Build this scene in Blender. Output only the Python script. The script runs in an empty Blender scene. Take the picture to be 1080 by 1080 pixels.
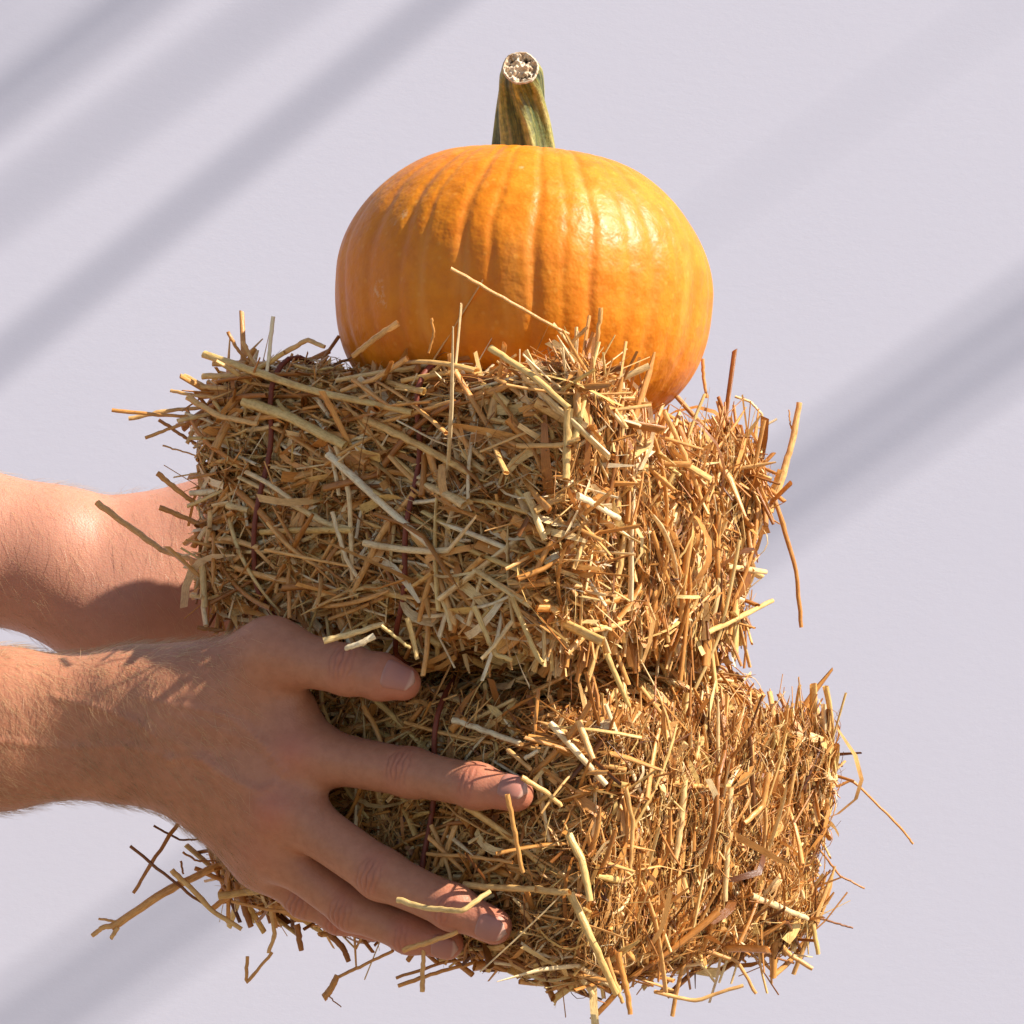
import bpy, math
import numpy as np
from mathutils import Vector

rng = np.random.default_rng(7)
SC = bpy.context.scene
COL = SC.collection
K0 = 0.45e-3                       # metres per photo pixel at y = 0 (camera one metre away)

def at(px, py, Y):
    s = K0 * (1.0 + Y)
    return np.array([(px - 540.0) * s, Y, (540.0 - py) * s])
def ray(px, py):
    d = np.array([(px - 540.0) * K0, 1.0, (540.0 - py) * K0])
    return np.array([0, -1.0, 0]), d
def nrm(v):
    v = np.asarray(v, float)
    return v / (np.linalg.norm(v, axis=-1, keepdims=True) + 1e-12)

LIGHT = nrm([0.695, -0.18, 0.695])    # direction towards the sun

# ------------------------------------------------------------------ objects
def link(name, me, mat=None, parent=None, smooth=True):
    o = bpy.data.objects.new(name, me)
    COL.objects.link(o)
    if mat: me.materials.append(mat)
    if parent:
        o.parent = parent
        if parent.type == 'EMPTY': o.location = -Vector(parent.location)      # vertices are in world space
    if len(me.polygons):
        me.polygons.foreach_set('use_smooth', np.full(len(me.polygons), smooth, bool))
    return o
def tag(o, label, cat, group=None, kind=None):
    if label: o['label'] = label
    if cat: o['category'] = cat
    if group: o['group'] = group
    if kind: o['kind'] = kind
    return o
def mesh_np(name, V, Q, attrs=None):
    """V (n,3); Q (m,4) quads or (m,3) triangles; fast numpy build"""
    me = bpy.data.meshes.new(name)
    V = np.ascontiguousarray(V, np.float32); Q = np.ascontiguousarray(Q, np.int32)
    k = Q.shape[1]
    me.vertices.add(len(V)); me.vertices.foreach_set('co', V.ravel())
    me.loops.add(Q.size); me.loops.foreach_set('vertex_index', Q.ravel())
    me.polygons.add(len(Q))
    me.polygons.foreach_set('loop_start', np.arange(0, Q.size, k, dtype=np.int32))
    me.polygons.foreach_set('loop_total', np.full(len(Q), k, np.int32))
    for n, a in (attrs or {}).items():
        at_ = me.attributes.new(n, 'FLOAT', 'POINT')
        at_.data.foreach_set('value', np.ascontiguousarray(a, np.float32))
    me.update(calc_edges=True); me.validate()
    return me

# ---------------------------------------------------------------- materials
class NT:
    def __init__(s, name):
        s.m = bpy.data.materials.new(name); s.m.use_nodes = True
        s.t = s.m.node_tree; s.b = s.t.nodes['Principled BSDF']
        s.out = s.t.nodes['Material Output']
    def n(s, typ, **kw):
        x = s.t.nodes.new(typ)
        for k, v in kw.items():
            if k in x.inputs.keys() if isinstance(k, str) else False: x.inputs[k].default_value = v
            else: setattr(x, k, v)
        return x
    def l(s, a, b): s.t.links.new(a, b)
    def ramp(s, stops, fac=None, interp='LINEAR'):
        r = s.n('ShaderNodeValToRGB'); r.color_ramp.interpolation = interp
        e = r.color_ramp.elements
        while len(e) < len(stops): e.new(0.5)
        for q, (p, c) in zip(e, stops):
            q.position = p; q.color = (*c, 1) if len(c) == 3 else c
        if fac: s.l(fac, r.inputs['Fac'])
        return r
    def mix(s, fac, a, b, mode='MIX'):
        x = s.n('ShaderNodeMix', data_type='RGBA', blend_type=mode)
        for i, v in ((0, fac), (6, a), (7, b)):
            if isinstance(v, (int, float)): x.inputs[i].default_value = v
            elif isinstance(v, tuple): x.inputs[i].default_value = (*v, 1)
            else: s.l(v, x.inputs[i])
        return x.outputs[2]
    def noise(s, scale, detail=3, rough=0.5, vec=None, dim='3D'):
        x = s.n('ShaderNodeTexNoise', noise_dimensions=dim)
        x.inputs['Scale'].default_value = scale; x.inputs['Detail'].default_value = detail
        x.inputs['Roughness'].default_value = rough
        if vec: s.l(vec, x.inputs['Vector'])
        return x
    def attr(s, name):
        return s.n('ShaderNodeAttribute', attribute_name=name).outputs['Fac']
    def pos(s, scale=(1, 1, 1), rot=(0, 0, 0)):
        c = s.n('ShaderNodeTexCoord'); mp = s.n('ShaderNodeMapping')
        mp.inputs['Scale'].default_value = scale; mp.inputs['Rotation'].default_value = rot
        s.l(c.outputs['Object'], mp.inputs['Vector'])
        return mp.outputs['Vector']
    def bump(s, h, strength=0.3, dist=0.001, prev=None):
        b = s.n('ShaderNodeBump'); b.inputs['Strength'].default_value = strength
        b.inputs['Distance'].default_value = dist
        s.l(h, b.inputs['Height'])
        if prev: s.l(prev, b.inputs['Normal'])
        return b.outputs['Normal']
    def math(s, op, a, b=0.0):
        x = s.n('ShaderNodeMath', operation=op)
        for i, v in ((0, a), (1, b)):
            if isinstance(v, (int, float)): x.inputs[i].default_value = v
            else: s.l(v, x.inputs[i])
        return x.outputs[0]

def m_straw(name, brown=0.0):
    t = NT(name)
    tint = t.attr('tint')
    r = t.ramp([(0.0, (.15, .048, .010)), (.14, (.42, .155, .03)), (.36, (.72, .325, .075)), (.60, (.85, .49, .17)),
                (.74, (.78, .53, .18)), (.85, (.92, .66, .32)), (1.0, (.96, .81, .53))], tint)
    sid = t.attr('sid'); lon = t.attr('lon')
    cv = t.n('ShaderNodeCombineXYZ')
    t.l(t.math('ADD', t.math('MULTIPLY', sid, 3.2), t.math('MULTIPLY', tint, 413.0)), cv.inputs[0]); t.l(t.math('MULTIPLY', lon, 1.3), cv.inputs[1])
    sk = t.noise(2.6, 3, .65, cv.outputs[0], '2D')
    nr = t.ramp([(.28, (.70, .62, .52)), (.5, (1, 1, 1)), (.72, (1.14, 1.16, 1.18))], sk.outputs['Fac'])
    c = t.mix(.85, r.outputs['Color'], nr.outputs['Color'], 'MULTIPLY')
    nz = t.noise(150, 3, .6, t.pos())
    nb = t.ramp([(.36, (.68, .55, .42)), (.5, (1, 1, 1))], nz.outputs['Fac'])
    c = t.mix(.5, c, nb.outputs['Color'], 'MULTIPLY')
    t.l(c, t.b.inputs['Base Color'])
    t.b.inputs['Roughness'].default_value = .36
    t.b.inputs['Specular IOR Level'].default_value = .5
    t.l(t.bump(sk.outputs['Fac'], .5, .0004), t.b.inputs['Normal'])
    tr = t.n('ShaderNodeBsdfTranslucent'); t.l(c, tr.inputs['Color'])
    mx = t.n('ShaderNodeMixShader'); mx.inputs[0].default_value = .16
    t.l(t.b.outputs[0], mx.inputs[1]); t.l(tr.outputs[0], mx.inputs[2])
    t.l(mx.outputs[0], t.out.inputs['Surface'])
    return t.m

def m_skin():
    t = NT('skin')
    red = t.attr('red'); pale = t.attr('pale')
    p = t.pos()
    n1 = t.noise(38, 4, .6, p); n2 = t.noise(240, 3, .6, p)
    c = t.mix(n1.outputs['Fac'], (.385, .152, .078), (.50, .222, .124))
    sp = t.ramp([(.35, (.86, .80, .76)), (.6, (1.04, 1.03, 1.02))], n2.outputs['Fac'])
    c = t.mix(.6, c, sp.outputs['Color'], 'MULTIPLY')
    c = t.mix(t.math('MULTIPLY', red, .85), c, (.50, .135, .085))
    c = t.mix(pale, c, (.62, .36, .27))
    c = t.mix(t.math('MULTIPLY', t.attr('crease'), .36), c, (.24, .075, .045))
    v = t.n('ShaderNodeTexVoronoi'); v.inputs['Scale'].default_value = 62; t.l(p, v.inputs['Vector'])
    fr = t.ramp([(.0, (1, 1, 1)), (.055, (1, 1, 1)), (.085, (0, 0, 0))], v.outputs['Distance'])
    v2 = t.noise(21, 0, .5, p)
    fr2 = t.ramp([(.56, (0, 0, 0)), (.6, (1, 1, 1))], v2.outputs['Fac'])
    fk = t.math('MULTIPLY', fr.outputs['Color'], fr2.outputs['Color'])
    c = t.mix(t.math('MULTIPLY', fk, .35), c, (.26, .09, .05))
    t.l(c, t.b.inputs['Base Color'])
    t.b.inputs['Roughness'].default_value = .47
    t.b.inputs['Specular IOR Level'].default_value = .38
    t.b.inputs['Subsurface Weight'].default_value = .22
    t.b.inputs['Subsurface Radius'].default_value = (1.0, .35, .18)
    t.b.inputs['Subsurface Scale'].default_value = .005
    vo = t.n('ShaderNodeTexVoronoi'); vo.inputs['Scale'].default_value = 900; t.l(p, vo.inputs['Vector'])
    b = t.bump(vo.outputs['Distance'], .30, .0003)
    vb = t.noise(420, 4, .65, p)
    b = t.bump(vb.outputs['Fac'], .16, .0006, b)
    t.l(b, t.b.inputs['Normal'])
    return t.m

def m_nail():
    t = NT('nail')
    a = t.attr('along')
    r = t.ramp([(.0, (.48, .25, .185)), (.14, (.42, .185, .135)), (.84, (.40, .165, .12)), (.92, (.52, .30, .22)), (1, (.50, .29, .215))], a)
    t.l(r.outputs['Color'], t.b.inputs['Base Color'])
    t.b.inputs['Specular IOR Level'].default_value = .3
    t.b.inputs['Roughness'].default_value = .42
    t.b.inputs['Subsurface Weight'].default_value = .1
    t.b.inputs['Subsurface Scale'].default_value = .003
    return t.m

def m_hair():
    t = NT('hair'); t.b.inputs['Base Color'].default_value = (.62, .42, .22, 1)
    t.b.inputs['Roughness'].default_value = .35
    return t.m

def m_pumpkin():
    t = NT('pumpkin_skin')
    p = t.pos()
    g = t.attr('groove'); hgt = t.attr('hgt')
    n1 = t.noise(28, 4, .6, p); n2 = t.noise(130, 4, .65, p)
    c = t.mix(n1.outputs['Fac'], (.62, .158, .004), (.745, .258, .007))
    sp = t.ramp([(.32, (.86, .76, .6)), (.55, (1, 1, 1)), (.72, (1.06, 1.14, 1.4))], n2.outputs['Fac'])
    c = t.mix(.8, c, sp.outputs['Color'], 'MULTIPLY')
    c = t.mix(t.math('MULTIPLY', g, .5), c, (.58, .17, .018))
    ve = t.noise(75, 3, .6, t.pos((1, 1, .16)))
    vr = t.ramp([(.55, (0, 0, 0)), (.72, (1, 1, 1))], ve.outputs['Fac'])
    c = t.mix(t.math('MULTIPLY', vr.outputs['Color'], .35), c, (.80, .36, .07))
    # pale scars and freckles
    sc = t.noise(34, 2, .5, t.pos((1.6, 1.6, .8), (0, .5, 0)))
    sc2 = t.noise(300, 3, .7, p)
    sr = t.ramp([(.70, (0, 0, 0)), (.73, (1, 1, 1))], sc.outputs['Fac'])
    sr2 = t.ramp([(.48, (0, 0, 0)), (.56, (1, 1, 1))], sc2.outputs['Fac'])
    c = t.mix(t.math('MULTIPLY', t.math('MULTIPLY', sr.outputs['Color'], sr2.outputs['Color']), .7), c, (.70, .38, .17))
    v = t.n('ShaderNodeTexVoronoi'); v.inputs['Scale'].default_value = 150; t.l(p, v.inputs['Vector'])
    vr2 = t.ramp([(.0, (1, 1, 1)), (.1, (1, 1, 1)), (.2, (0, 0, 0))], v.outputs['Distance'])
    c = t.mix(t.math('MULTIPLY', vr2.outputs['Color'], .12), c, (.92, .56, .12))
    t.l(c, t.b.inputs['Base Color'])
    rr = t.ramp([(.3, (.36, .36, .36)), (.7, (.54, .54, .54))], n2.outputs['Fac'])
    t.l(rr.outputs['Color'], t.b.inputs['Roughness'])
    t.b.inputs['Specular IOR Level'].default_value = .30
    t.b.inputs['Subsurface Weight'].default_value = .25
    t.b.inputs['Subsurface Radius'].default_value = (1, .4, .1)
    t.b.inputs['Subsurface Scale'].default_value = .008
    w = t.noise(95, 3, .55, p)
    b = t.bump(w.outputs['Fac'], .55, .0022)
    b = t.bump(n2.outputs['Fac'], .16, .0012, b)
    t.l(b, t.b.inputs['Normal'])
    return t.m

def m_stem():
    t = NT('stem_rind')
    ang = t.attr('ang'); lon = t.attr('lon'); rid = t.attr('ridge')
    cv = t.n('ShaderNodeCombineXYZ'); t.l(ang, cv.inputs[0]); t.l(lon, cv.inputs[1])
    mp = t.n('ShaderNodeMapping'); mp.inputs['Scale'].default_value = (15, 1.3, 1); t.l(cv.outputs[0], mp.inputs['Vector'])
    a = t.noise(1.7, 5, .65, mp.outputs[0])
    r = t.ramp([(.33, (.018, .026, .006)), (.43, (.06, .085, .012)), (.50, (.26, .27, .04)), (.58, (.46, .38, .10)), (.72, (.64, .48, .22))], a.outputs['Fac'])
    c = t.mix(t.math('MULTIPLY', rid, .35), r.outputs['Color'], (.50, .40, .15))
    c = t.mix(t.math('MULTIPLY', t.math('SUBTRACT', 1.0, rid), .72), c, (.028, .045, .009))
    sp = t.noise(420, 3, .6, t.pos())
    sr = t.ramp([(.4, (.5, .5, .45)), (.6, (1.05, 1.05, 1))], sp.outputs['Fac'])
    c = t.mix(.6, c, sr.outputs['Color'], 'MULTIPLY')
    t.l(c, t.b.inputs['Base Color']); t.b.inputs['Roughness'].default_value = .55
    t.l(t.bump(sp.outputs['Fac'], .4, .0008, t.bump(a.outputs['Fac'], .5, .002)), t.b.inputs['Normal'])
    return t.m
def m_cut():
    t = NT('dry_pith')
    p = t.pos(); n = t.noise(330, 5, .7, p)
    d = t.attr('hole')
    r = t.ramp([(.32, (.25, .14, .07)), (.43, (.50, .34, .20)), (.56, (.72, .57, .40)), (.8, (.86, .77, .62))], n.outputs['Fac'])
    c = t.mix(d, r.outputs['Color'], (.05, .02, .012))
    t.l(c, t.b.inputs['Base Color']); t.b.inputs['Roughness'].default_value = .8
    t.l(t.bump(n.outputs['Fac'], .6, .001), t.b.inputs['Normal'])
    return t.m
def m_wall():
    t = NT('painted_wall')
    n = t.noise(3.0, 4, .6, t.pos())
    c = t.mix(n.outputs['Fac'], (.556, .543, .622), (.574, .561, .640))
    t.l(c, t.b.inputs['Base Color']); t.b.inputs['Roughness'].default_value = .85
    t.b.inputs['Specular IOR Level'].default_value = 0
    w = t.noise(70, 5, .65, t.pos((1, 1, 2.2)))
    w2 = t.noise(360, 3, .6, t.pos((1, 1, 2)))
    b = t.bump(w.outputs['Fac'], .05, .002); b = t.bump(w2.outputs['Fac'], .06, .001, b)
    t.l(b, t.b.inputs['Normal'])
    return t.m
def m_plain(name, col, rough=.8, nscale=30, var=.25, bd=.001):
    t = NT(name); n = t.noise(nscale, 5, .6, t.pos())
    lo = tuple(x * (1 - var) for x in col); hi = tuple(min(x * (1 + var), 1) for x in col)
    t.l(t.mix(n.outputs['Fac'], lo, hi), t.b.inputs['Base Color']); t.b.inputs['Roughness'].default_value = rough
    t.l(t.bump(n.outputs['Fac'], .4, bd), t.b.inputs['Normal'])
    return t.m

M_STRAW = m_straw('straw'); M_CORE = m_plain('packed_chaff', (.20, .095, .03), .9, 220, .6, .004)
M_SKIN = m_skin(); M_NAIL = m_nail(); M_HAIR = m_hair()
M_PUMP = m_pumpkin(); M_STEM = m_stem(); M_CUT = m_cut(); M_WALL = m_wall()
M_TWINE = m_plain('red_twine', (.19, .036, .012), .6, 700, .5, .0006)
M_GROUND = m_plain('pale_paving', (.20, .16, .12), .9, 9, .2, .003)
M_SHADOW_BAR = m_plain('shadow_bar_brown', (.30, .22, .15), .8, 20, .3)  # brown for the unseen bars added to shade the wall

# ------------------------------------------------------------ signed distance arms
def smin(a, b, k):
    h = np.maximum(k - np.abs(a - b), 0) / k
    return np.minimum(a, b) - h * h * k * 0.25
def cone(P, a, b, ra, rb):
    a = a.astype(P.dtype); ab = (b - a).astype(P.dtype)
    h = np.clip(((P - a) @ ab) / (ab @ ab), 0, 1)
    d = P - a - h[..., None] * ab
    return np.sqrt((d * d).sum(-1)) - (ra + (rb - ra) * h)
def J(px, py, Y, r): return (at(px, py, Y), r * K0 * (1 + Y))

def surface_nets(F, org, h):
    ins = F < 0
    sh = tuple(s - 1 for s in F.shape)
    cnt = np.zeros(sh, np.int8)
    sl = lambda o, n: slice(o, o + n)
    cor = [(i, j, k) for i in (0, 1) for j in (0, 1) for k in (0, 1)]
    for c in cor: cnt += ins[sl(c[0], sh[0]), sl(c[1], sh[1]), sl(c[2], sh[2])]
    m = (cnt > 0) & (cnt < 8)
    idx = np.full(sh, -1, np.int64); n = int(m.sum()); idx[m] = np.arange(n)
    I = np.argwhere(m)
    acc = np.zeros((n, 3)); w = np.zeros(n)
    vals = {c: F[I[:, 0] + c[0], I[:, 1] + c[1], I[:, 2] + c[2]] for c in cor}
    for a in cor:
        for ax in range(3):
            if a[ax]: continue
            b = list(a); b[ax] = 1; b = tuple(b)
            fa, fb = vals[a], vals[b]; x = (fa < 0) != (fb < 0)
            t = np.where(x, fa / np.where(x, fa - fb, 1), 0)
            p = np.array(a, float)[None, :].repeat(n, 0); p[:, ax] += t
            acc += p * x[:, None]; w += x
    V = (I + acc / w[:, None]) * h + org
    quads = []
    for ax in range(3):
        u, v = (ax + 1) % 3, (ax + 2) % 3
        s0 = [slice(1, -1)] * 3; s1 = [slice(1, -1)] * 3
        s0[ax] = slice(0, -1); s1[ax] = slice(1, None)
        A = ins[tuple(s0)]; B = ins[tuple(s1)]
        E = np.argwhere(A != B)
        o = np.ones(3, int); o[ax] = 0
        E0 = E + o
        flip = A[tuple(E.T)]
        def cell(du, dv):
            c = E0.copy(); c[:, u] += du; c[:, v] += dv
            return idx[c[:, 0], c[:, 1], c[:, 2]]
        q = np.stack([cell(-1, -1), cell(0, -1), cell(0, 0), cell(-1, 0)], 1)
        q[~flip] = q[~flip][:, ::-1]
        quads.append(q)
    return V, np.concatenate(quads)

def split_quads(V, Q):
    n = len(V)
    e = np.sort(np.stack([Q, np.roll(Q, -1, 1)], -1).reshape(-1, 2), 1)
    key = e[:, 0] * n + e[:, 1]
    uq, first, inv = np.unique(key, return_index=True, return_inverse=True)
    em = V[e[first]].mean(1); inv = inv.reshape(-1, 4)
    fm = V[Q].mean(1)
    ei = n + inv; fi = n + len(uq) + np.arange(len(Q))
    out = np.stack([np.stack([Q[:, i], ei[:, i], fi, ei[:, (i + 3) % 4]], 1) for i in range(4)], 1).reshape(-1, 4)
    return np.concatenate([V, em, fm]), out

def tube(pts, rad, sides=8, flat=.7):
    pts = np.asarray(pts, float); n = len(pts)
    T = nrm(np.gradient(pts, axis=0)); ref = np.array([.13, -.97, .2])
    e1 = nrm(np.cross(T, ref)); e2 = np.cross(e1, T)
    a = np.arange(sides) * 2 * math.pi / sides
    rad = np.broadcast_to(np.asarray(rad, float), (n,))
    V = pts[:, None] + rad[:, None, None] * (np.cos(a)[None, :, None] * e1[:, None] + flat * np.sin(a)[None, :, None] * e2[:, None])
    i = np.arange(n * sides).reshape(n, sides); j = np.roll(i, -1, 1)
    return V.reshape(-1, 3), np.stack([i[:-1], j[:-1], j[1:], i[1:]], -1).reshape(-1, 4)
def smooth_path(P, k=7, sharp=.55):
    P = np.asarray(P, float); out = [P[0]]
    for i in range(len(P) - 1):
        t = np.linspace(0, 1, k + 1)[1:, None]
        out.extend(P[i] * (1 - t) + P[i + 1] * t)
    out = np.array(out)
    for _ in range(1):
        o2 = out.copy(); o2[1:-1] = out[1:-1] * .5 + (out[:-2] + out[2:]) * .25; out = o2
    return out

class Arm:
    def __init__(s, bones, palm, fingers, kp=.020, kf=.010):
        s.bones, s.palm, s.fingers, s.kp, s.kf = bones, palm, fingers, kp, kf
    def __call__(s, P):
        d = None
        for (a, ra), (b, rb) in s.bones:
            x = cone(P, a, b, ra, rb); d = x if d is None else smin(d, x, .012)
        for (a, ra), (b, rb) in s.palm:
            d = smin(d, cone(P, a, b, ra, rb), s.kp)
        res = d
        for ch in s.fingers:
            f = None
            for (a, ra), (b, rb) in zip(ch[:-1], ch[1:]):
                m = (a + b) / 2; rm = (ra + rb) / 2 * .955          # slight waist between joints
                x = np.minimum(cone(P, a, m, ra, rm), cone(P, m, b, rm, rb))
                f = x if f is None else smin(f, x, .004)
            res = smin(res, smin(d, f, s.kf), .0022)
        return res
    def grad(s, P):
        e = 4e-4; k = np.array([[1, -1, -1], [-1, -1, 1], [-1, 1, -1], [1, 1, 1]], float)
        g = sum(s(P + kk * e)[:, None] * kk for kk in k)
        return nrm(g)
    def project(s, P, it=3):
        for _ in range(it):
            g = s.grad(P); P = P - g * (s(P))[:, None]
        return P
    def build(s, lo, hi, h):
        n = np.ceil((hi - lo) / h).astype(int) + 1
        B = 10; nb = -(-n // B); n = nb * B
        F = np.empty(n, np.float32)
        ctr = np.stack(np.meshgrid(*[lo[i] + (np.arange(nb[i]) + .5) * B * h for i in range(3)], indexing='ij'), -1).astype(np.float32)
        dc = s(ctr.reshape(-1, 3)).reshape(tuple(nb))
        near = np.abs(dc) < B * h * 1.25 + .004
        F6 = F.reshape(nb[0], B, nb[1], B, nb[2], B)
        F6[:] = np.where(near, 1, dc)[:, None, :, None, :, None]
        q = np.stack(np.meshgrid(*[np.arange(B) * h] * 3, indexing='ij'), -1).reshape(-1, 3)
        I = np.argwhere(near)
        for k in range(0, len(I), 300):
            J_ = I[k:k + 300]
            P = (lo + J_ * (B * h))[:, None] + q[None]
            v = s(P.reshape(-1, 3).astype(np.float32)).reshape(-1, B, B, B)
            F6[J_[:, 0], :, J_[:, 1], :, J_[:, 2], :] = v
        V, Q = surface_nets(F, lo, h)
        V = s.project(V, 1)
        V, Q = split_quads(V, Q)
        return s.project(V, 1), Q

# right (near) arm ---------------------------------------------------------
R_fi = [J(325, 795, -.058, 30), J(434, 815, -.080, 25.5), J(503, 829, -.100, 23.5), J(544, 837, -.109, 19)]
R_fm = [J(303, 853, -.062, 30), J(402, 922, -.082, 26.5), J(478, 957, -.099, 23.5), J(521, 977, -.107, 19)]
R_fr = [J(288, 893, -.050, 28), J(372, 958, -.062, 23.5), J(432, 984, -.076, 21), J(472, 995, -.083, 17)]
R_fp = [J(275, 908, -.034, 24), J(322, 947, -.040, 20.5), J(358, 966, -.044, 18.5), J(395, 978, -.048, 15)]
R_th = [J(286, 688, -.060, 33), J(368, 707, -.075, 26), J(402, 714, -.080, 24), J(425, 720, -.083, 19)]
R_bones = [(J(-560, 745, .03, 92), J(-220, 742, -.01, 74)), (J(-560, 785, .03, 92), J(-220, 792, -.01, 72)),
           (J(-220, 742, -.01, 74), J(0, 747, -.028, 56)), (J(-220, 792, -.01, 72), J(0, 790, -.025, 56)),
           (J(0, 747, -.028, 56), J(150, 738, -.035, 45)), (J(0, 790, -.025, 56), J(148, 790, -.030, 45)),
           (J(-560, 765, .03, 92), J(-720, 330, .12, 120))]
R_palm = [(J(150, 738, -.036, 44), J(205, 742, -.044, 40)), (J(148, 790, -.031, 44), J(200, 806, -.038, 36)),
          (J(200, 744, -.042, 36), R_fi[0]), (J(200, 764, -.046, 36), R_fm[0]),
          (J(198, 784, -.043, 36), R_fr[0]), (J(196, 804, -.036, 35), R_fp[0]),
          (J(215, 733, -.046, 42), R_th[0]), (J(235, 738, -.044, 28), J(303, 752, -.050, 22))]
RARM = Arm(R_bones, R_palm, [R_fi, R_fm, R_fr, R_fp, R_th])

# left (far) arm -----------------------------------------------------------
def Wd(x, y, z, r): return (np.array([x, y, z]), r)
L_fi = [Wd(-.085, .195, .005, .0135), Wd(-.048, .200, .010, .0115), Wd(-.020, .186, .010, .0102), Wd(-.002, .172, .008, .0085)]
L_fm = [Wd(-.080, .200, -.018, .0138), Wd(-.038, .206, -.016, .0118), Wd(-.008, .186, -.016, .0104), Wd(.010, .170, -.016, .0085)]
L_fr = [Wd(-.082, .200, -.042, .013), Wd(-.042, .206, -.042, .0112), Wd(-.014, .190, -.040, .0100), Wd(.004, .176, -.040, .008)]
L_fp = [Wd(-.090, .195, -.063, .0115), Wd(-.058, .200, -.065, .0098), Wd(-.036, .190, -.065, .0088), Wd(-.020, .180, -.065, .0072)]
L_th = [Wd(-.128, .150, .024, .0150), Wd(-.100, .158, .050, .0118), Wd(-.082, .158, .062, .0108), Wd(-.072, .156, .070, .0085)]
L_bones = [(J(-520, 500, 0.130, 96), J(-150, 545, 0.140, 82)), (J(-520, 520, 0.130, 96), J(-150, 585, 0.140, 80)),
           (J(-150, 543, 0.140, 80), J(60, 582, 0.150, 62)), (J(-150, 572, 0.140, 78), J(40, 604, 0.150, 58)),
           (J(60, 582, 0.150, 62), J(170, 588, 0.165, 54)), (J(60, 604, 0.150, 60), J(110, 632, 0.155, 58)),
           (J(-520, 505, 0.130, 96), J(-680, 140, 0.150, 120))]
L_palm = [(J(165, 596, 0.165, 52), L_fi[0]), (J(165, 615, 0.165, 50), L_fm[0]), (J(150, 630, 0.160, 50), L_fr[0]),
          (J(140, 640, 0.157, 50), L_fp[0]), (J(165, 590, 0.160, 46), L_th[0]), (J(110, 632, 0.155, 56), J(190, 638, 0.165, 50))]
LARM = Arm(L_bones, L_palm, [L_fi, L_fm, L_fr, L_fp, L_th], .024, .012)

def finger_frame(ch, i, dors):
    """origin at joint i, axis along the finger, dorsal direction perpendicular"""
    a, b = ch[i][0], ch[min(i + 1, len(ch) - 1)][0]
    if i == len(ch) - 1: a, b = ch[i - 1][0], ch[i][0]
    ax = nrm(b - a); d = nrm(dors - (dors @ ax) * ax); side = np.cross(ax, d)
    return ch[i][0], ax, d, side

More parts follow.
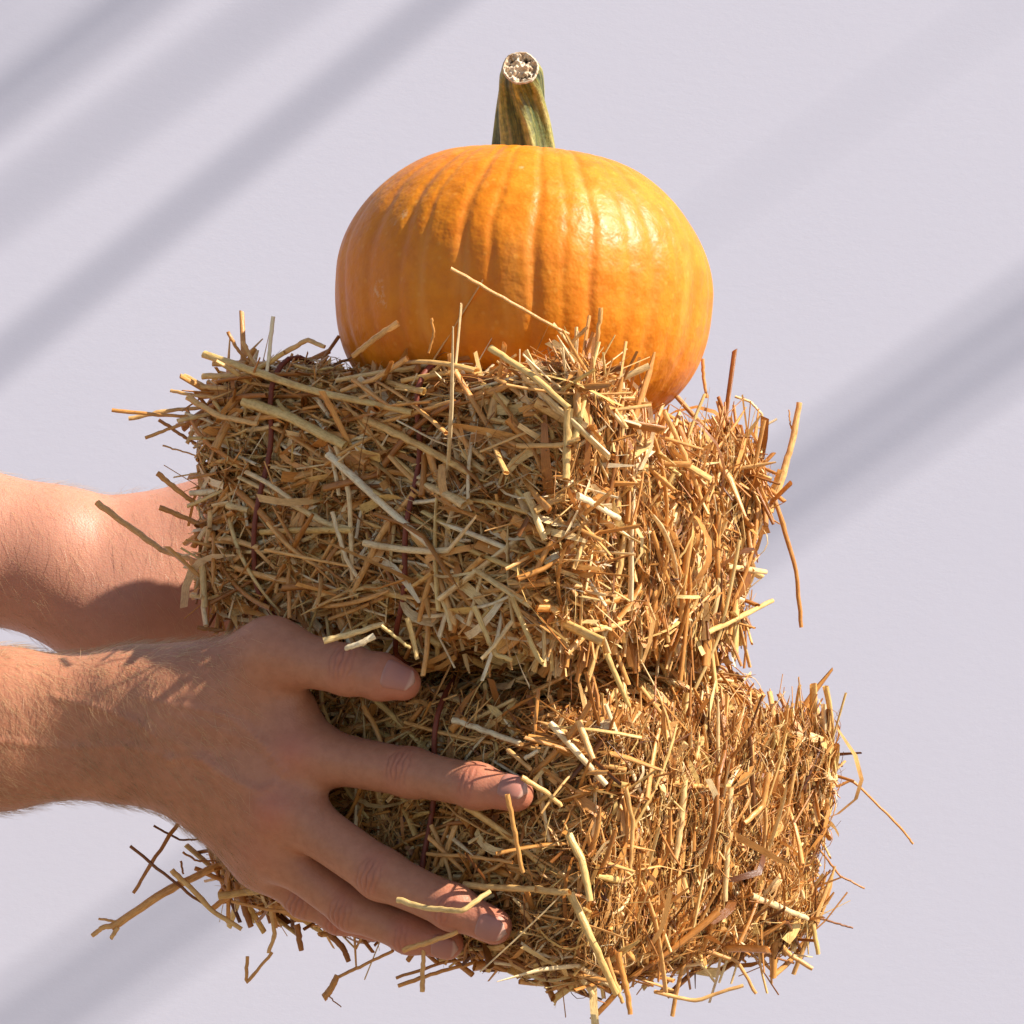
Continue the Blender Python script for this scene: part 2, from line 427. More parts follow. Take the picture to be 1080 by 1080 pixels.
DORS = {0: nrm([-.30, -.86, .40]), 1: nrm([-.42, -.88, .05]), 2: nrm([-.45, -.85, -.10]), 3: nrm([-.5, -.8, -.2]), 4: nrm([-.25, -.85, .45])}
def detail(V, arm, right):
    """knuckles, tendons, creases: moves each vertex along its normal"""
    g = arm.grad(V); off = np.zeros(len(V)); red = np.zeros(len(V)); pale = np.zeros(len(V)); cr = np.zeros(len(V))
    if right:
        bk = nrm([-.42, -.90, .12])
        for q, (ch, amp) in enumerate(((R_fi, 2.2), (R_fm, 2.4), (R_fr, 1.6), (R_fp, 1.0))):
            c, r = ch[0]; p = c + bk * r
            d2 = ((V - p) ** 2).sum(-1)
            off += amp * 1e-3 * np.exp(-d2 / (2 * .0075 ** 2))
            red += (.55, .60, .3, .15)[q] * np.exp(-d2 / (2 * .0065 ** 2))
            # tendon from the wrist
            a = at(*[(190, 748), (188, 764), (186, 778), (184, 792)][q], -.05); b = c + bk * r * .8
            ab = b - a; h = np.clip(((V - a) @ ab) / (ab @ ab), 0, 1)
            dd = V - a - h[:, None] * ab; dd -= (dd @ bk)[:, None] * bk
            fr = np.clip((g @ bk) * 1.6 - .3, 0, 1)
            off += 1.25e-3 * np.exp(-(dd ** 2).sum(-1) / (2 * .0028 ** 2)) * np.sin(np.clip(h * .9 + .1, 0, 1) * math.pi) * fr
        for path in ([(180, 800), (215, 800), (245, 822), (275, 835), (290, 828)], [(215, 800), (240, 838), (262, 868), (280, 880)],
                     [(150, 735), (195, 745), (230, 752), (268, 772), (300, 815)], [(60, 735), (110, 748), (160, 770), (180, 800)], [(-60, 790), (0, 780), (70, 790), (140, 786), (180, 800)]):
            Pp = smooth_path([at(x, y, -.06) for x, y in path], 8)
            for _ in range(6): Pp[1:-1] = (Pp[:-2] + Pp[1:-1] * 2 + Pp[2:]) / 4
            A2 = V[:, [0, 2]] / (1 + V[:, 1:2]); B2 = Pp[:, [0, 2]] / (1 + Pp[:, 1:2])
            m_ = (A2[:, 0] > B2[:, 0].min() - .01) & (A2[:, 0] < B2[:, 0].max() + .01) & (g[:, 1] < -.2)
            idx = np.where(m_)[0]
            d2 = np.full(len(idx), 1.0)
            for k in range(len(B2)): d2 = np.minimum(d2, ((A2[idx] - B2[k]) ** 2).sum(-1))
            off[idx] += .75e-3 * np.exp(-d2 / (2 * .0017 ** 2)) * np.clip((-g[idx, 1] - .2) * 2, 0, 1)
        # valleys between knuckles
        for (c1, c2) in ((R_fi, R_fm), (R_fm, R_fr), (R_fr, R_fp)):
            p = (c1[0][0] * .5 + c2[0][0] * .5) + bk * .011 + nrm(c1[1][0] - c1[0][0]) * .006
            off -= 1.6e-3 * np.exp(-((V - p) ** 2).sum(-1) / (2 * .006 ** 2))
    fs = arm.fingers
    for q, ch in enumerate(fs if right else []):
        for ji, amp, nl in ((1, .70, 5), (2, .36, 3)):
            if q == 4 and ji == 2: continue
            o, ax, d, sd = finger_frame(ch, ji, DORS[q])
            r = ch[ji][1]; R = V - o
            near = (R ** 2).sum(-1) < (2.2 * r) ** 2
            s_ = R[near] @ ax; l_ = (R[near] @ sd) / r; up = np.clip((R[near] @ d) / r, 0, 1)
            f = np.zeros(near.sum())
            sgn = np.sign(s_)
            for k in range(nl):
                pos = (k - (nl - 1) / 2) * .0026
                bow = pos * (1.0 - .55 * np.clip(np.abs(l_), 0, 1) ** 2) + .0003 * np.sin(l_ * 9 + k * 2.1 + q)
                wgt = 1.0 - .18 * abs(k - (nl - 1) / 2)
                f -= wgt * np.exp(-((s_ - bow) / .00055) ** 2) * np.exp(-(l_ / .75) ** 4)
            f2 = .9 * np.exp(-(s_ / .0055) ** 2 - (l_ / .6) ** 2)          # joint bulge
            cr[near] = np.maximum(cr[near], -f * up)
            off[near] += (amp * f * up + (.55 if ji == 1 else .25) * f2 * up) * 1e-3
            red[near] += (.30 if ji == 1 else .42) * np.exp(-(s_ / .006) ** 2) * up
        # finger pads and tips pinker
        t, r = ch[-1]
        d2 = ((V - t) ** 2).sum(-1)
        red += .55 * np.exp(-d2 / (2 * .011 ** 2))
    if not right:
        red += .22
        pale += .28
    return V + g * off[:, None], np.clip(red, 0, 1), np.clip(pale, 0, 1), np.clip(cr, 0, 1)


def arm_mesh(arm, lo_hi, h):
    lo, hi = np.array(lo_hi[0]), np.array(lo_hi[1])
    return arm.build(lo, hi, h)

Vr, Qr = arm_mesh(RARM, ((-.66, -.145, -.235), (.03, .20, .18)), .00135)
Vr, rr_, pr_, cr_ = detail(Vr, RARM, True)
Vl, Ql = arm_mesh(LARM, ((-.70, .02, -.16), (.04, .235, .28)), .0022)
Vl, rl_, pl_, cl_ = detail(Vl, LARM, False)
person = link('person', mesh_np('person', np.concatenate([Vr, Vl]), np.concatenate([Qr, Ql + len(Vr)]),
              {'red': np.concatenate([rr_, rl_]), 'pale': np.concatenate([pr_, pl_]), 'crease': np.concatenate([cr_, cl_])}), M_SKIN)
tag(person, 'bare forearms and hands of a person holding up the two straw bales', 'person')

def nail(arm, ch, q, dirn, length, width, back):
    o, ax, d, sd = finger_frame(ch, len(ch) - 1, dirn)
    r = ch[-1][1]
    nu, nv = 15, 13
    U, Vv = np.meshgrid(np.linspace(0, 1, nu), np.linspace(-1, 1, nv), indexing='ij')
    wf = np.sqrt(np.clip(1 - (np.clip(1 - U / .35, 0, 1)) ** 2.4 * .55, 0, 1)) * (1 - .10 * np.clip((U - .75) / .25, 0, 1) ** 2)
    ang = Vv * wf * width
    ctr = o + ax * (-back + U[..., None] * length * (1 - .16 * Vv[..., None] ** 2 * (U[..., None] > .5) * (U[..., None] - .5) * 2))
    dirv = d * np.cos(ang)[..., None] + sd * np.sin(ang)[..., None]
    P = (ctr + dirv * (r * 1.5)).reshape(-1, 3); dv = dirv.reshape(-1, 3)
    for _ in range(14): P = P - dv * (arm(P) * .8)[:, None]
    edge = np.clip(np.minimum.reduce([U / .12, (1 - np.abs(Vv)) / .14]), 0, 1).reshape(-1)
    lift = -.00035 + .0010 * edge + .0004 * np.clip((U.reshape(-1) - .8) / .2, 0, 1)
    top = P + dv * lift[:, None]; bot = P - dv * .0008
    i = np.arange(nu * nv).reshape(nu, nv)
    Q = np.stack([i[:-1, :-1], i[:-1, 1:], i[1:, 1:], i[1:, :-1]], -1).reshape(-1, 4)
    n = nu * nv
    ring = np.concatenate([i[0, :], i[1:, -1], i[-1, -2::-1], i[-2:0:-1, 0]])
    rq = np.stack([ring, ring + n, np.roll(ring, -1) + n, np.roll(ring, -1)], 1)
    me = mesh_np('fingernail', np.concatenate([top, bot]), np.concatenate([Q, rq, Q[:, ::-1] + n]),
                 {'along': np.tile(U.reshape(-1), 2)})
    return link('fingernail', me, M_NAIL, person)
nail(RARM, R_fi, 0, nrm([.05, -.85, .50]), .0125, .85, .0055)
nail(RARM, R_fm, 1, nrm([.10, -.98, -.10]), .0128, .82, .0055)
nail(RARM, R_fr, 2, nrm([.05, -.97, -.15]), .0115, .82, .005)
nail(RARM, R_th, 4, nrm([.10, -.90, .35]), .0140, .84, .0075)

def hairs(arm, V, sel, n, flow, length, name):
    g = arm.grad(V[sel]); pts = V[sel]
    pick = rng.integers(0, len(pts), n); P = pts[pick]; G = g[pick]
    P = P + rng.normal(0, .0005, P.shape)
    F = nrm(flow + rng.normal(0, .28, P.shape)); F = nrm(F - (F * G).sum(1, keepdims=True) * G)
    L = length * rng.uniform(.5, 1.25, n)
    T = 5; t = np.linspace(0, 1, T)
    lift = rng.uniform(.12, .5, n)
    C = P[:, None, :] + (F[:, None, :] * t[None, :, None] + G[:, None, :] * (lift[:, None, None] * (t * (1 - .45 * t))[None, :, None])) * L[:, None, None]
    B = nrm(np.cross(F, G)); w = .00006 * (1 - .8 * t)
    e1 = B; e2 = G
    V3 = np.stack([C + e1[:, None, :] * w[None, :, None], C - e1[:, None, :] * w[None, :, None] * .6 + e2[:, None, :] * w[None, :, None], C - e2[:, None, :] * w[None, :, None]], 2)
    base = (np.arange(n) * T * 3)[:, None, None] + (np.arange(T - 1) * 3)[None, :, None]
    k = np.arange(3)[None, None, :]; k2 = (k + 1) % 3
    Q = np.stack([base + k, base + k2, base + 3 + k2, base + 3 + k], -1).reshape(-1, 4)
    return V3.reshape(-1, 3), Q
sR = (Vr[:, 0] > -.33) & (Vr[:, 0] < -.115) & (Vr[:, 1] < .01)
thin = rng.random(len(Vr)) < np.clip((-.10 - Vr[:, 0]) / .06, .05, 1)
hA = hairs(RARM, Vr, sR & thin, 9000, np.array([.75, 0, -.65]), .0105, 'x')
sL = (Vl[:, 0] > -.36) & (Vl[:, 0] < -.12)
hB = hairs(LARM, Vl, sL, 3000, np.array([.55, -.1, -.8]), .0115, 'x')
tag(link('arm_hair', mesh_np('arm_hair', np.concatenate([hA[0], hB[0]]), np.concatenate([hA[1], hB[1] + len(hA[0])])), M_HAIR, person), None, None, kind='stuff')

# ------------------------------------------------------------------ pumpkin
PC = at(552, 302, 0.0); PA = 197 * K0; PT = 157 * K0; PB = 158 * K0
TILT = math.radians(4.5)
def pump_inside(P, grow=0.0):
    d = P - PC
    x = d[..., 0] * math.cos(TILT) - d[..., 2] * math.sin(TILT); z = d[..., 0] * math.sin(TILT) + d[..., 2] * math.cos(TILT)
    r = np.sqrt(x * x + d[..., 1] ** 2) / (PA + grow)
    up = z > 0
    return np.where(up, r ** 2 + (np.abs(z) / (PT + grow)) ** 2, r ** 2.6 + (np.abs(z) / (PB + grow)) ** 2.6) < 1
GR = [(-178, .028, 7), (-160, .03, 6), (-143, .028, 6), (-120, .03, 6), (-101, .028, 6), (-83, .02, 5), (-66, .022, 4), (-50, .02, 4), (-37, .024, 3.2), (-29.5, .012, 2.2),
      (-17, .028, 3.0), (-8.2, .016, 2.4), (4.2, .026, 2.8), (12.5, .008, 2), (20.5, .026, 2.8), (33, .012, 3), (42, .02, 4), (52, .010, 3), (63, .018, 4.5), (80, .02, 5),
      (97, .028, 6), (115, .03, 6), (133, .028, 6), (150, .03, 6), (166, .028, 6)]
def make_pumpkin():
    nt, npz = 720, 260
    th = np.linspace(-math.pi, math.pi, nt, endpoint=False); ph = np.linspace(math.pi / 2, -math.pi / 2, npz)
    TH, PH = np.meshgrid(th, ph, indexing='xy')
    c, s = np.cos(PH), np.sin(PH)
    up = s >= 0
    e = np.where(up, 1.05, 2 / 2.6)
    r = PA * np.abs(c) ** e; z = np.where(up, PT, -PB) * np.abs(s) ** e
    deg = np.degrees(TH) + 1.6 * np.sin(PH * 2.3 + 1) + .5 * np.sin(PH * 9 + TH * 5)
    g = np.zeros_like(r); gv = np.zeros_like(r)
    for a, dp, w in GR:
        d = (deg - a + 180) % 360 - 180
        sharp = np.exp(-(d / (w * .62)) ** 2); wide = np.exp(-(d / (w * 2.6)) ** 2)
        g += dp * ((.42 * sharp + .07 * wide)); gv += dp / .03 * np.exp(-(d / (w * .6)) ** 2)
    lat = np.where(up, 1.15 - .3 * s * s, 1.15 - .35 * np.abs(s) ** 1.5)
    lump = .006 * np.sin(3 * TH + 1.2) + .006 * np.sin(5 * TH + 2 * PH + .4) + .004 * np.sin(9 * TH - 3 * PH)
    k = 1 - g * lat + lump * c + .012
    z = z - .024 * np.exp(-(r / .026) ** 2) * up + .006 * np.exp(-(r / .03) ** 2) * (~up)
    r = r * k; z = z * (1 - .35 * g)
    V = np.stack([r * np.sin(TH), -r * np.cos(TH), z], -1).reshape(-1, 3)
    x = V[:, 0] * math.cos(TILT) + V[:, 2] * math.sin(TILT); zz = -V[:, 0] * math.sin(TILT) + V[:, 2] * math.cos(TILT)
    V[:, 0], V[:, 2] = x, zz
    i = np.arange(nt * npz).reshape(npz, nt); j = np.roll(i, -1, 1)
    Q = np.stack([i[:-1], i[1:], j[1:], j[:-1]], -1).reshape(-1, 4)
    me = mesh_np('pumpkin', V, Q, {'groove': np.clip(gv, 0, 1).ravel(), 'hgt': ((s + 1) / 2).ravel()})
    o = link('pumpkin', me, M_PUMP); o.location = PC
    return o
pumpkin = make_pumpkin()
tag(pumpkin, 'round orange ribbed pumpkin with thick green stem sitting on top straw bale', 'pumpkin')

def make_stem():
    P0 = np.array([.0060, .004, .148]); P1 = np.array([.0050, .006, .180]); P2 = np.array([.0045, .001, .2005]); P3 = at(549, 72, -.021)
    nl, na = 90, 220
    t = np.linspace(0, 1, nl)[:, None]
    C = (1 - t) ** 3 * P0 + 3 * (1 - t) ** 2 * t * P1 + 3 * (1 - t) * t * t * P2 + t ** 3 * P3
    T = nrm(np.gradient(C, axis=0))
    e1 = nrm(np.cross(T, np.array([0, 1.0, 0.05]))); e1 = np.where(e1[:, :1] < 0, -e1, e1)
    e1 = nrm(np.array([1.0, 0, 0]) - (T @ np.array([1.0, 0, 0]))[:, None] * T); e2 = np.cross(T, e1)
    a = np.linspace(0, 2 * math.pi, na, endpoint=False)
    tt = t[:, 0]
    R = np.interp(tt, [0, .12, .3, .55, .8, .93, 1], [.0205, .0158, .0136, .0122, .0104, .0096, .0084])
    tw = a[None, :] + .75 * tt[:, None] ** 1.6
    ridge = (.5 + .5 * np.cos(6 * tw + .6)) ** 1.5
    fine = .5 + .5 * np.sin(23 * tw + 2 * np.sin(3 * tw + 4 * tt[:, None]))
    amp = np.interp(tt, [0, .5, .88, .97, 1], [.34, .26, .15, .06, .03])[:, None]
    rad = R[:, None] * (1 - amp * .6 + amp * ridge + .02 * fine + .02 * np.sin(2 * a[None, :] + 9 * tt[:, None]))
    V = C[:, None, :] + rad[..., None] * (np.cos(a)[None, :, None] * e1[:, None, :] + np.sin(a)[None, :, None] * e2[:, None, :])
    i = np.arange(nl * na).reshape(nl, na); j = np.roll(i, -1, 1)
    Q = np.stack([i[:-1], j[:-1], j[1:], i[1:]], -1).reshape(-1, 4)
    me = mesh_np('stem', (V - PC).reshape(-1, 3), Q, {'ang': np.repeat((tw / (2 * math.pi)), 1).ravel(), 'lon': np.repeat(tt, na), 'ridge': ridge.ravel()})
    o = link('stem', me, M_STEM, pumpkin)
    # cut end: rim, sunken pith with holes
    nr = 40; q = np.linspace(0, 1, nr)
    base = rad[-1]; ax = T[-1]
    rs = np.random.default_rng(11).normal(0, 1, (9, 3)) * np.array([13, 13, 6])
    holes = [(.60, 1.0, .15), (.70, .72, .08), (.58, 2.2, .06), (.63, 2.42, .08), (.66, 2.68, .05), (.62, 5.2, .10), (.70, 5.45, .09), (.56, 4.95, .06)]
    X, Y = q[:, None] * np.cos(a)[None], q[:, None] * np.sin(a)[None]
    dep = -.0005 * np.clip((.86 - q) / .12, 0, 1)[:, None] + (.0014 * np.exp(-(X ** 2 + Y ** 2) / .12)) * (q < .86)[:, None] + .0009 * sum(np.sin(rs[k, 0] * X + rs[k, 1] * Y + rs[k, 2]) / (1 + .12 * k) for k in range(9)) * .5 * (q < .86)[:, None]
    dep = dep + .0009 * np.exp(-((q - .92) / .06) ** 2)[:, None]
    hol = np.zeros_like(X)
    for hr, ha, hs in holes:
        d = np.hypot(X - hr * math.cos(ha) + .035 * np.sin(31 * Y + ha), Y - hr * math.sin(ha) + .035 * np.sin(27 * X + 2 * ha)); hol = np.maximum(hol, np.clip(1.5 - d / hs * 1.2, 0, 1))
    dep = dep - .0025 * hol
    W = C[-1] + (q[:, None] * base[None] * 1.0)[..., None] * (np.cos(a)[None, :, None] * e1[-1] + np.sin(a)[None, :, None] * e2[-1]) + dep[..., None] * ax
    i = np.arange(nr * na).reshape(nr, na); j = np.roll(i, -1, 1)
    Q = np.stack([i[:-1], i[1:], j[1:], j[:-1]], -1).reshape(-1, 4)
    link('cut_end', mesh_np('cut_end', (W - PC).reshape(-1, 3), Q, {'hole': hol.ravel()}), M_CUT, o)
make_stem()

# -------------------------------------------------------------------- straw
def straw_mesh(P, D, N, L, W, tint, segs=4, sides=5, flat=.6, bend=.08, kink=.15):
    n = len(P); S = segs + 1
    t = np.linspace(0, 1, S)
    B = nrm(np.cross(D, N)); N2 = np.cross(B, D)
    b1 = rng.normal(0, bend, n); b2 = rng.normal(0, bend, n)
    par = 1 - (2 * t - 1) ** 2
    C = P[:, None] + D[:, None] * ((t - .5)[None, :, None] * L[:, None, None]) \
        + (N2[:, None] * b1[:, None, None] + B[:, None] * b2[:, None, None]) * (par[None, :, None] * L[:, None, None])
    kk = rng.random(n) < kink
    t0 = rng.uniform(.3, .75, n); kv = (B * rng.normal(0, .6, n)[:, None] + N2 * rng.normal(0, .35, n)[:, None]) * kk[:, None]
    C = C + kv[:, None] * (np.clip(t[None] - t0[:, None], 0, 1) * L[:, None])[..., None]
    ph0 = rng.uniform(0, 2 * math.pi, n)
    taper = 1 + rng.normal(0, .18, n)[:, None] * (t[None] - .5) * 2
    tip = np.ones((n, S)); pin = rng.random(n) < .5; tip[pin, -1] = rng.uniform(.1, .6, pin.sum())
    rad = np.maximum(W[:, None] * .5 * taper * tip, 2e-5)
    if sides == 2:   # leaf strip, twisting
        twi = ph0[:, None] + rng.normal(0, .9, n)[:, None] * t[None]
        e = np.cos(twi)[..., None] * B[:, None] + np.sin(twi)[..., None] * N2[:, None]
        V = np.stack([C + e * rad[..., None], C - e * rad[..., None]], 2); K = 2
        base = (np.arange(n) * S * 2)[:, None] + (np.arange(segs) * 2)[None]
        Q = np.stack([base, base + 1, base + 3, base + 2], -1).reshape(-1, 4)
    else:
        K = sides; a = np.arange(K) * 2 * math.pi / K
        ca = np.cos(a); sa = np.sin(a) * flat
        E1 = np.cos(ph0)[:, None] * B + np.sin(ph0)[:, None] * N2; E2 = -np.sin(ph0)[:, None] * B + np.cos(ph0)[:, None] * N2
        V = C[:, :, None] + rad[:, :, None, None] * (ca[None, None, :, None] * E1[:, None, None] + sa[None, None, :, None] * E2[:, None, None])
        base = (np.arange(n) * S * K)[:, None, None] + (np.arange(segs) * K)[None, :, None]
        k = np.arange(K)[None, None]; k2 = (k + 1) % K
        Q = np.stack([base + k, base + k2, base + K + k2, base + K + k], -1).reshape(-1, 4)
    V = V.reshape(n, S * K, 3)
    A = np.stack([np.repeat(tint, S * K).reshape(n, S, K), np.broadcast_to((np.abs(np.arange(K) - K / 2) / K * 2)[None, None], (n, S, K)),
                  np.broadcast_to(t[None, :, None], (n, S, K)) * (L / .012)[:, None, None]], -1).reshape(n, S * K, 3)
    return V, Q.reshape(n, -1, 4), A, C

HLO = Vr.min(0) - .004; HHI = Vr.max(0) + .004
def hits_hand(C):
    """C (n,S,3): straws that enter the near hand or pass in front of it as well as those inside the far arm or the pumpkin"""
    n, S, _ = C.shape
    bad = pump_inside(C, -.0015).any(1); front = np.zeros((n, S), bool); keep = rng.random(n) < .22
    cam = np.array([0, -1.0, 0])
    for dd in (0, .006, .012, .018, .026, .036, .05):
        X = C + nrm(C - cam) * dd
        m = ((X > HLO) & (X < HHI)).all(-1)
        if m.any():
            f = np.full(m.shape, 1.0); f[m] = RARM(X[m]); h_ = f < (.0004 if dd < .02 else -.001)
            if dd == 0: bad |= h_.any(1)
            else: front |= h_
    nf = front.sum(1); bad |= (nf > 0) & ~(keep & (nf <= max(1, S // 3)))
    m = (C[..., 0] < .05) & (C[..., 1] > .05)
    if m.any():
        f = np.full(m.shape, 1.0); f[m] = LARM(C[m]); bad |= (f < .0003).any(1)
    return bad

class Bale:
    def __init__(s, N, Lf, R, hh, lump, seed, raise_top=0.0):
        N, Lf, R = map(np.array, (N, Lf, R))
        u = N - Lf; s.hu = np.linalg.norm(u) / 2; s.u = nrm(u)
        v = R - N; v = v - (v @ s.u) * s.u; s.hv = np.linalg.norm(v) / 2; s.v = nrm(v)
        s.w = np.cross(s.u, s.v); s.hw = hh
        s.c = (Lf + N) / 2 + s.v * s.hv
        s.h = np.array([s.hu, s.hv, s.hw]); s.A = np.stack([s.u, s.v, s.w])
        s.lump, s.ph, s.rt = lump, np.random.default_rng(seed).uniform(0, 6.28, 12), raise_top
        s.round = .018; s.twines = []; s.tuck = 0.0; s.tuck_top = 0.0
    def world(s, q): return s.c + q @ s.A
    def local(s, p): return (p - s.c) @ s.A.T
    def shape(s, q):
        """q on the box -> rounded, lumpy surface point and its normal (both local)"""
        r = s.round; inner = np.clip(q, -(s.h - r), s.h - r)
        n = nrm(q - inner); p = inner + n * r
        f = s.ph
        l = np.sin(q[:, 0] * 62 + f[0] + 1.5 * np.sin(q[:, 2] * 40 + f[1])) * np.sin(q[:, 2] * 55 + f[2] + q[:, 1] * 48 + f[3]) \
            + .6 * np.sin(q[:, 1] * 95 + f[4] + q[:, 0] * 80) * np.sin(q[:, 2] * 88 + f[5])
        p = p + n * (s.lump * l)[:, None]
        if s.tuck_top:
            k = np.clip((q[:, 2] / s.hw - .5) / .5, 0, 1) ** 2
            p[:, :2] -= np.sign(p[:, :2]) * s.tuck_top * k[:, None] * (np.abs(p[:, :2]) > s.tuck_top)
        if s.tuck:
            k = np.clip((-q[:, 2] / s.hw - .45) / .55, 0, 1) ** 2
            p[:, :2] -= np.sign(p[:, :2]) * s.tuck * k[:, None] * (np.abs(p[:, :2]) > s.tuck)
        if s.rt:
            fe = np.clip((-q[:, 1] + .02) / s.hv, 0, 1) * np.clip(q[:, 2] / s.hw, 0, 1) ** 3
            p[:, 2] += s.rt * fe * (.7 + .5 * np.sin(q[:, 0] * 40 + f[6]))
            p[:, 2] -= (.025 * np.clip((q[:, 1] / s.hv + .72) / .5, 0, 1) * np.clip(q[:, 0] / s.hu * .6 + .5, 0, 1) - .011 * np.clip(q[:, 1] / s.hv, 0, 1)) * np.clip(q[:, 2] / s.hw, 0, 1)
        return p, n
    def face_hit(s, px, py, off):
        o, d = ray(px, py)
        best = -1e9
        for ax in (-s.v, s.u):
            hh = s.hv if ax is not s.u and np.allclose(ax, -s.v) else s.hu
            den = d @ ax
            if den < 0: best = max(best, ((s.c - o) @ ax + hh + off) / den)
        return o + d * best

# faces: axis, sign, number of stems / leaves / chaff, main in-plane direction and its spread
def fill(b, spec, tmean):
    Vs, Qs, Ts = [], [], []; nv = 0
    def add(V, Q, T, C, keep):
        nonlocal nv
        k = int(keep.sum())
        if not k: return
        per = V.shape[1]
        Vs.append(V[keep].reshape(-1, 3)); Ts.append(T[keep].reshape(-1, 3)); Qs.append(Q[:k].reshape(-1, 4) + nv); nv += k * per
    for (axis, sign, ns, nl_, nc, main, sp, frac, lsc, wsc) in spec:
        oth = [i for i in range(3) if i != axis]
        for kind, n in (('stem', ns), ('leaf', nl_), ('chaff', nc), ('fibre', int(nc * .8)), ('long', 110 if axis == 1 and sign < 0 else (50 if axis == 0 and sign > 0 else 15)), ('poke', int(ns * (.012 if (axis, sign) == (2, 1) else .09 if b is LOW and (axis, sign) == (2, -1) else .035)))):
            q = np.zeros((n, 3)); q[:, axis] = sign * b.h[axis]
            for i in oth: q[:, i] = rng.uniform(-1, 1, n) * b.h[i]
            p, nn = b.shape(q)
            dep = rng.uniform(-.0015, .017, n) if kind != 'poke' else rng.uniform(0, .008, n)
            if kind in ('chaff', 'fibre'): dep = rng.uniform(-.0015, .010, n)
            if axis == 1 and sign < 0:
                for tu in b.twines:
                    m_ = (np.abs(q[:, 0] - tu) < .011) & (rng.random(n) < .92) & (dep < .0085); dep[m_] = rng.uniform(.0085, .016, m_.sum())
            ang = np.where(rng.random(n) < frac, rng.normal(main, sp, n), rng.uniform(0, math.pi, n))
            e0 = np.zeros(3); e0[oth[0]] = 1; e1 = np.zeros(3); e1[oth[1]] = 1
            D = np.cos(ang)[:, None] * e0 + np.sin(ang)[:, None] * e1
            D = nrm(D - (D * nn).sum(1, keepdims=True) * nn)
            tilt = rng.normal(0, .13, n)
            big = rng.random(n) < .05; tilt[big] = rng.normal(0, .42, big.sum())
            if axis == 2 and sign > 0: tilt *= .5
            if kind == 'poke': tilt = rng.uniform(.25, .95, n) * np.where(rng.random(n) < .5, 1, -1)
            D = nrm(D * np.cos(tilt)[:, None] + nn * np.sin(tilt)[:, None])
            if kind == 'stem':
                L = np.clip(rng.lognormal(math.log(.022 * lsc), .55, n), .006, .075); W = np.clip(rng.lognormal(math.log(.0021 * wsc), .50, n), .0005, .0046)
                kw = dict(segs=4, sides=6, flat=.45, bend=.04, kink=.2)
            elif kind == 'leaf':
                L = np.clip(rng.lognormal(math.log(.019 * lsc), .5, n), .006, .055); W = np.clip(rng.lognormal(math.log(.0027 * wsc), .55, n),   .0006, .0046)
                kw = dict(segs=5, sides=2, bend=.12, kink=.3)
            elif kind == 'poke':
                L = np.clip(rng.lognormal(math.log(.020), .45, n), .008, .045); W = np.clip(rng.normal(.0015, .0005, n), .0006, .0028)
                kw = dict(segs=5, sides=5, flat=.6, bend=.07, kink=.3)
            elif kind == 'long':
                L = rng.uniform(.034, .072, n); W = rng.uniform(.0022, .0040, n) * max(wsc, .8); dep = rng.uniform(-.004, .002, n)
                kw = dict(segs=7, sides=7, flat=.6, bend=.045, kink=.35)
            elif kind == 'fibre':
                L = rng.uniform(.008, .026, n); W = rng.uniform(.00025, .0007, n)
                kw = dict(segs=6, sides=3, bend=.16, kink=.5)
            else:
                L = rng.uniform(.003, .014, n); W = np.abs(rng.normal(.0007, .0004, n)) + .0002
                kw = dict(segs=2, sides=3, bend=.12, kink=.2)
            tint = np.clip(rng.beta(1.35, 1.35, n) * .98 + tmean + (-.03 if kind == 'chaff' else 0), 0, 1)
            zn = q[:, 2] / b.hw * (-1 if b is UP else 1)          # the seam between the two bales
            m_ = (axis != 2) & (zn > .68); L = np.where(m_, L * .5, L); dep = np.where(m_, np.abs(dep) + .003 + .010 * np.clip((zn - .68) / .32, 0, 1), dep)
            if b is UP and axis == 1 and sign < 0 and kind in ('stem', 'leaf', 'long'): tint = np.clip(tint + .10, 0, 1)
            PW = b.world(p - nn * dep[:, None]); DW = D @ b.A; NW = nn @ b.A
            V, Q, T, C = straw_mesh(PW, DW, NW, L, W, tint, **kw)
            add(V, Q, T, C, ~hits_hand(C))
    return np.concatenate(Vs), np.concatenate(Qs), np.concatenate(Ts)

def core_mesh(b, inset, top_inset):
    q = []; n = 26
    g = np.linspace(-1, 1, n)
    Vs, Qs, nv = [], [], 0
    for ax in range(3):
        for sg in (-1, 1):
            o = [i for i in range(3) if i != ax]
            A, B = np.meshgrid(g, g, indexing='ij'); p = np.zeros((n * n, 3)); p[:, ax] = sg * b.h[ax]
            p[:, o[0]] = A.ravel() * b.h[o[0]]; p[:, o[1]] = B.ravel() * b.h[o[1]]
            s_, nn = b.shape(p); s_ = s_ - nn * inset
            s_[:, 2] = np.minimum(s_[:, 2], b.hw - top_inset)
            i = np.arange(n * n).reshape(n, n)
            Qq = np.stack([i[:-1, :-1], i[1:, :-1], i[1:, 1:], i[:-1, 1:]], -1).reshape(-1, 4)
            Vs.append(b.world(s_)); Qs.append(Qq + nv); nv += n * n
    return np.concatenate(Vs), np.concatenate(Qs)

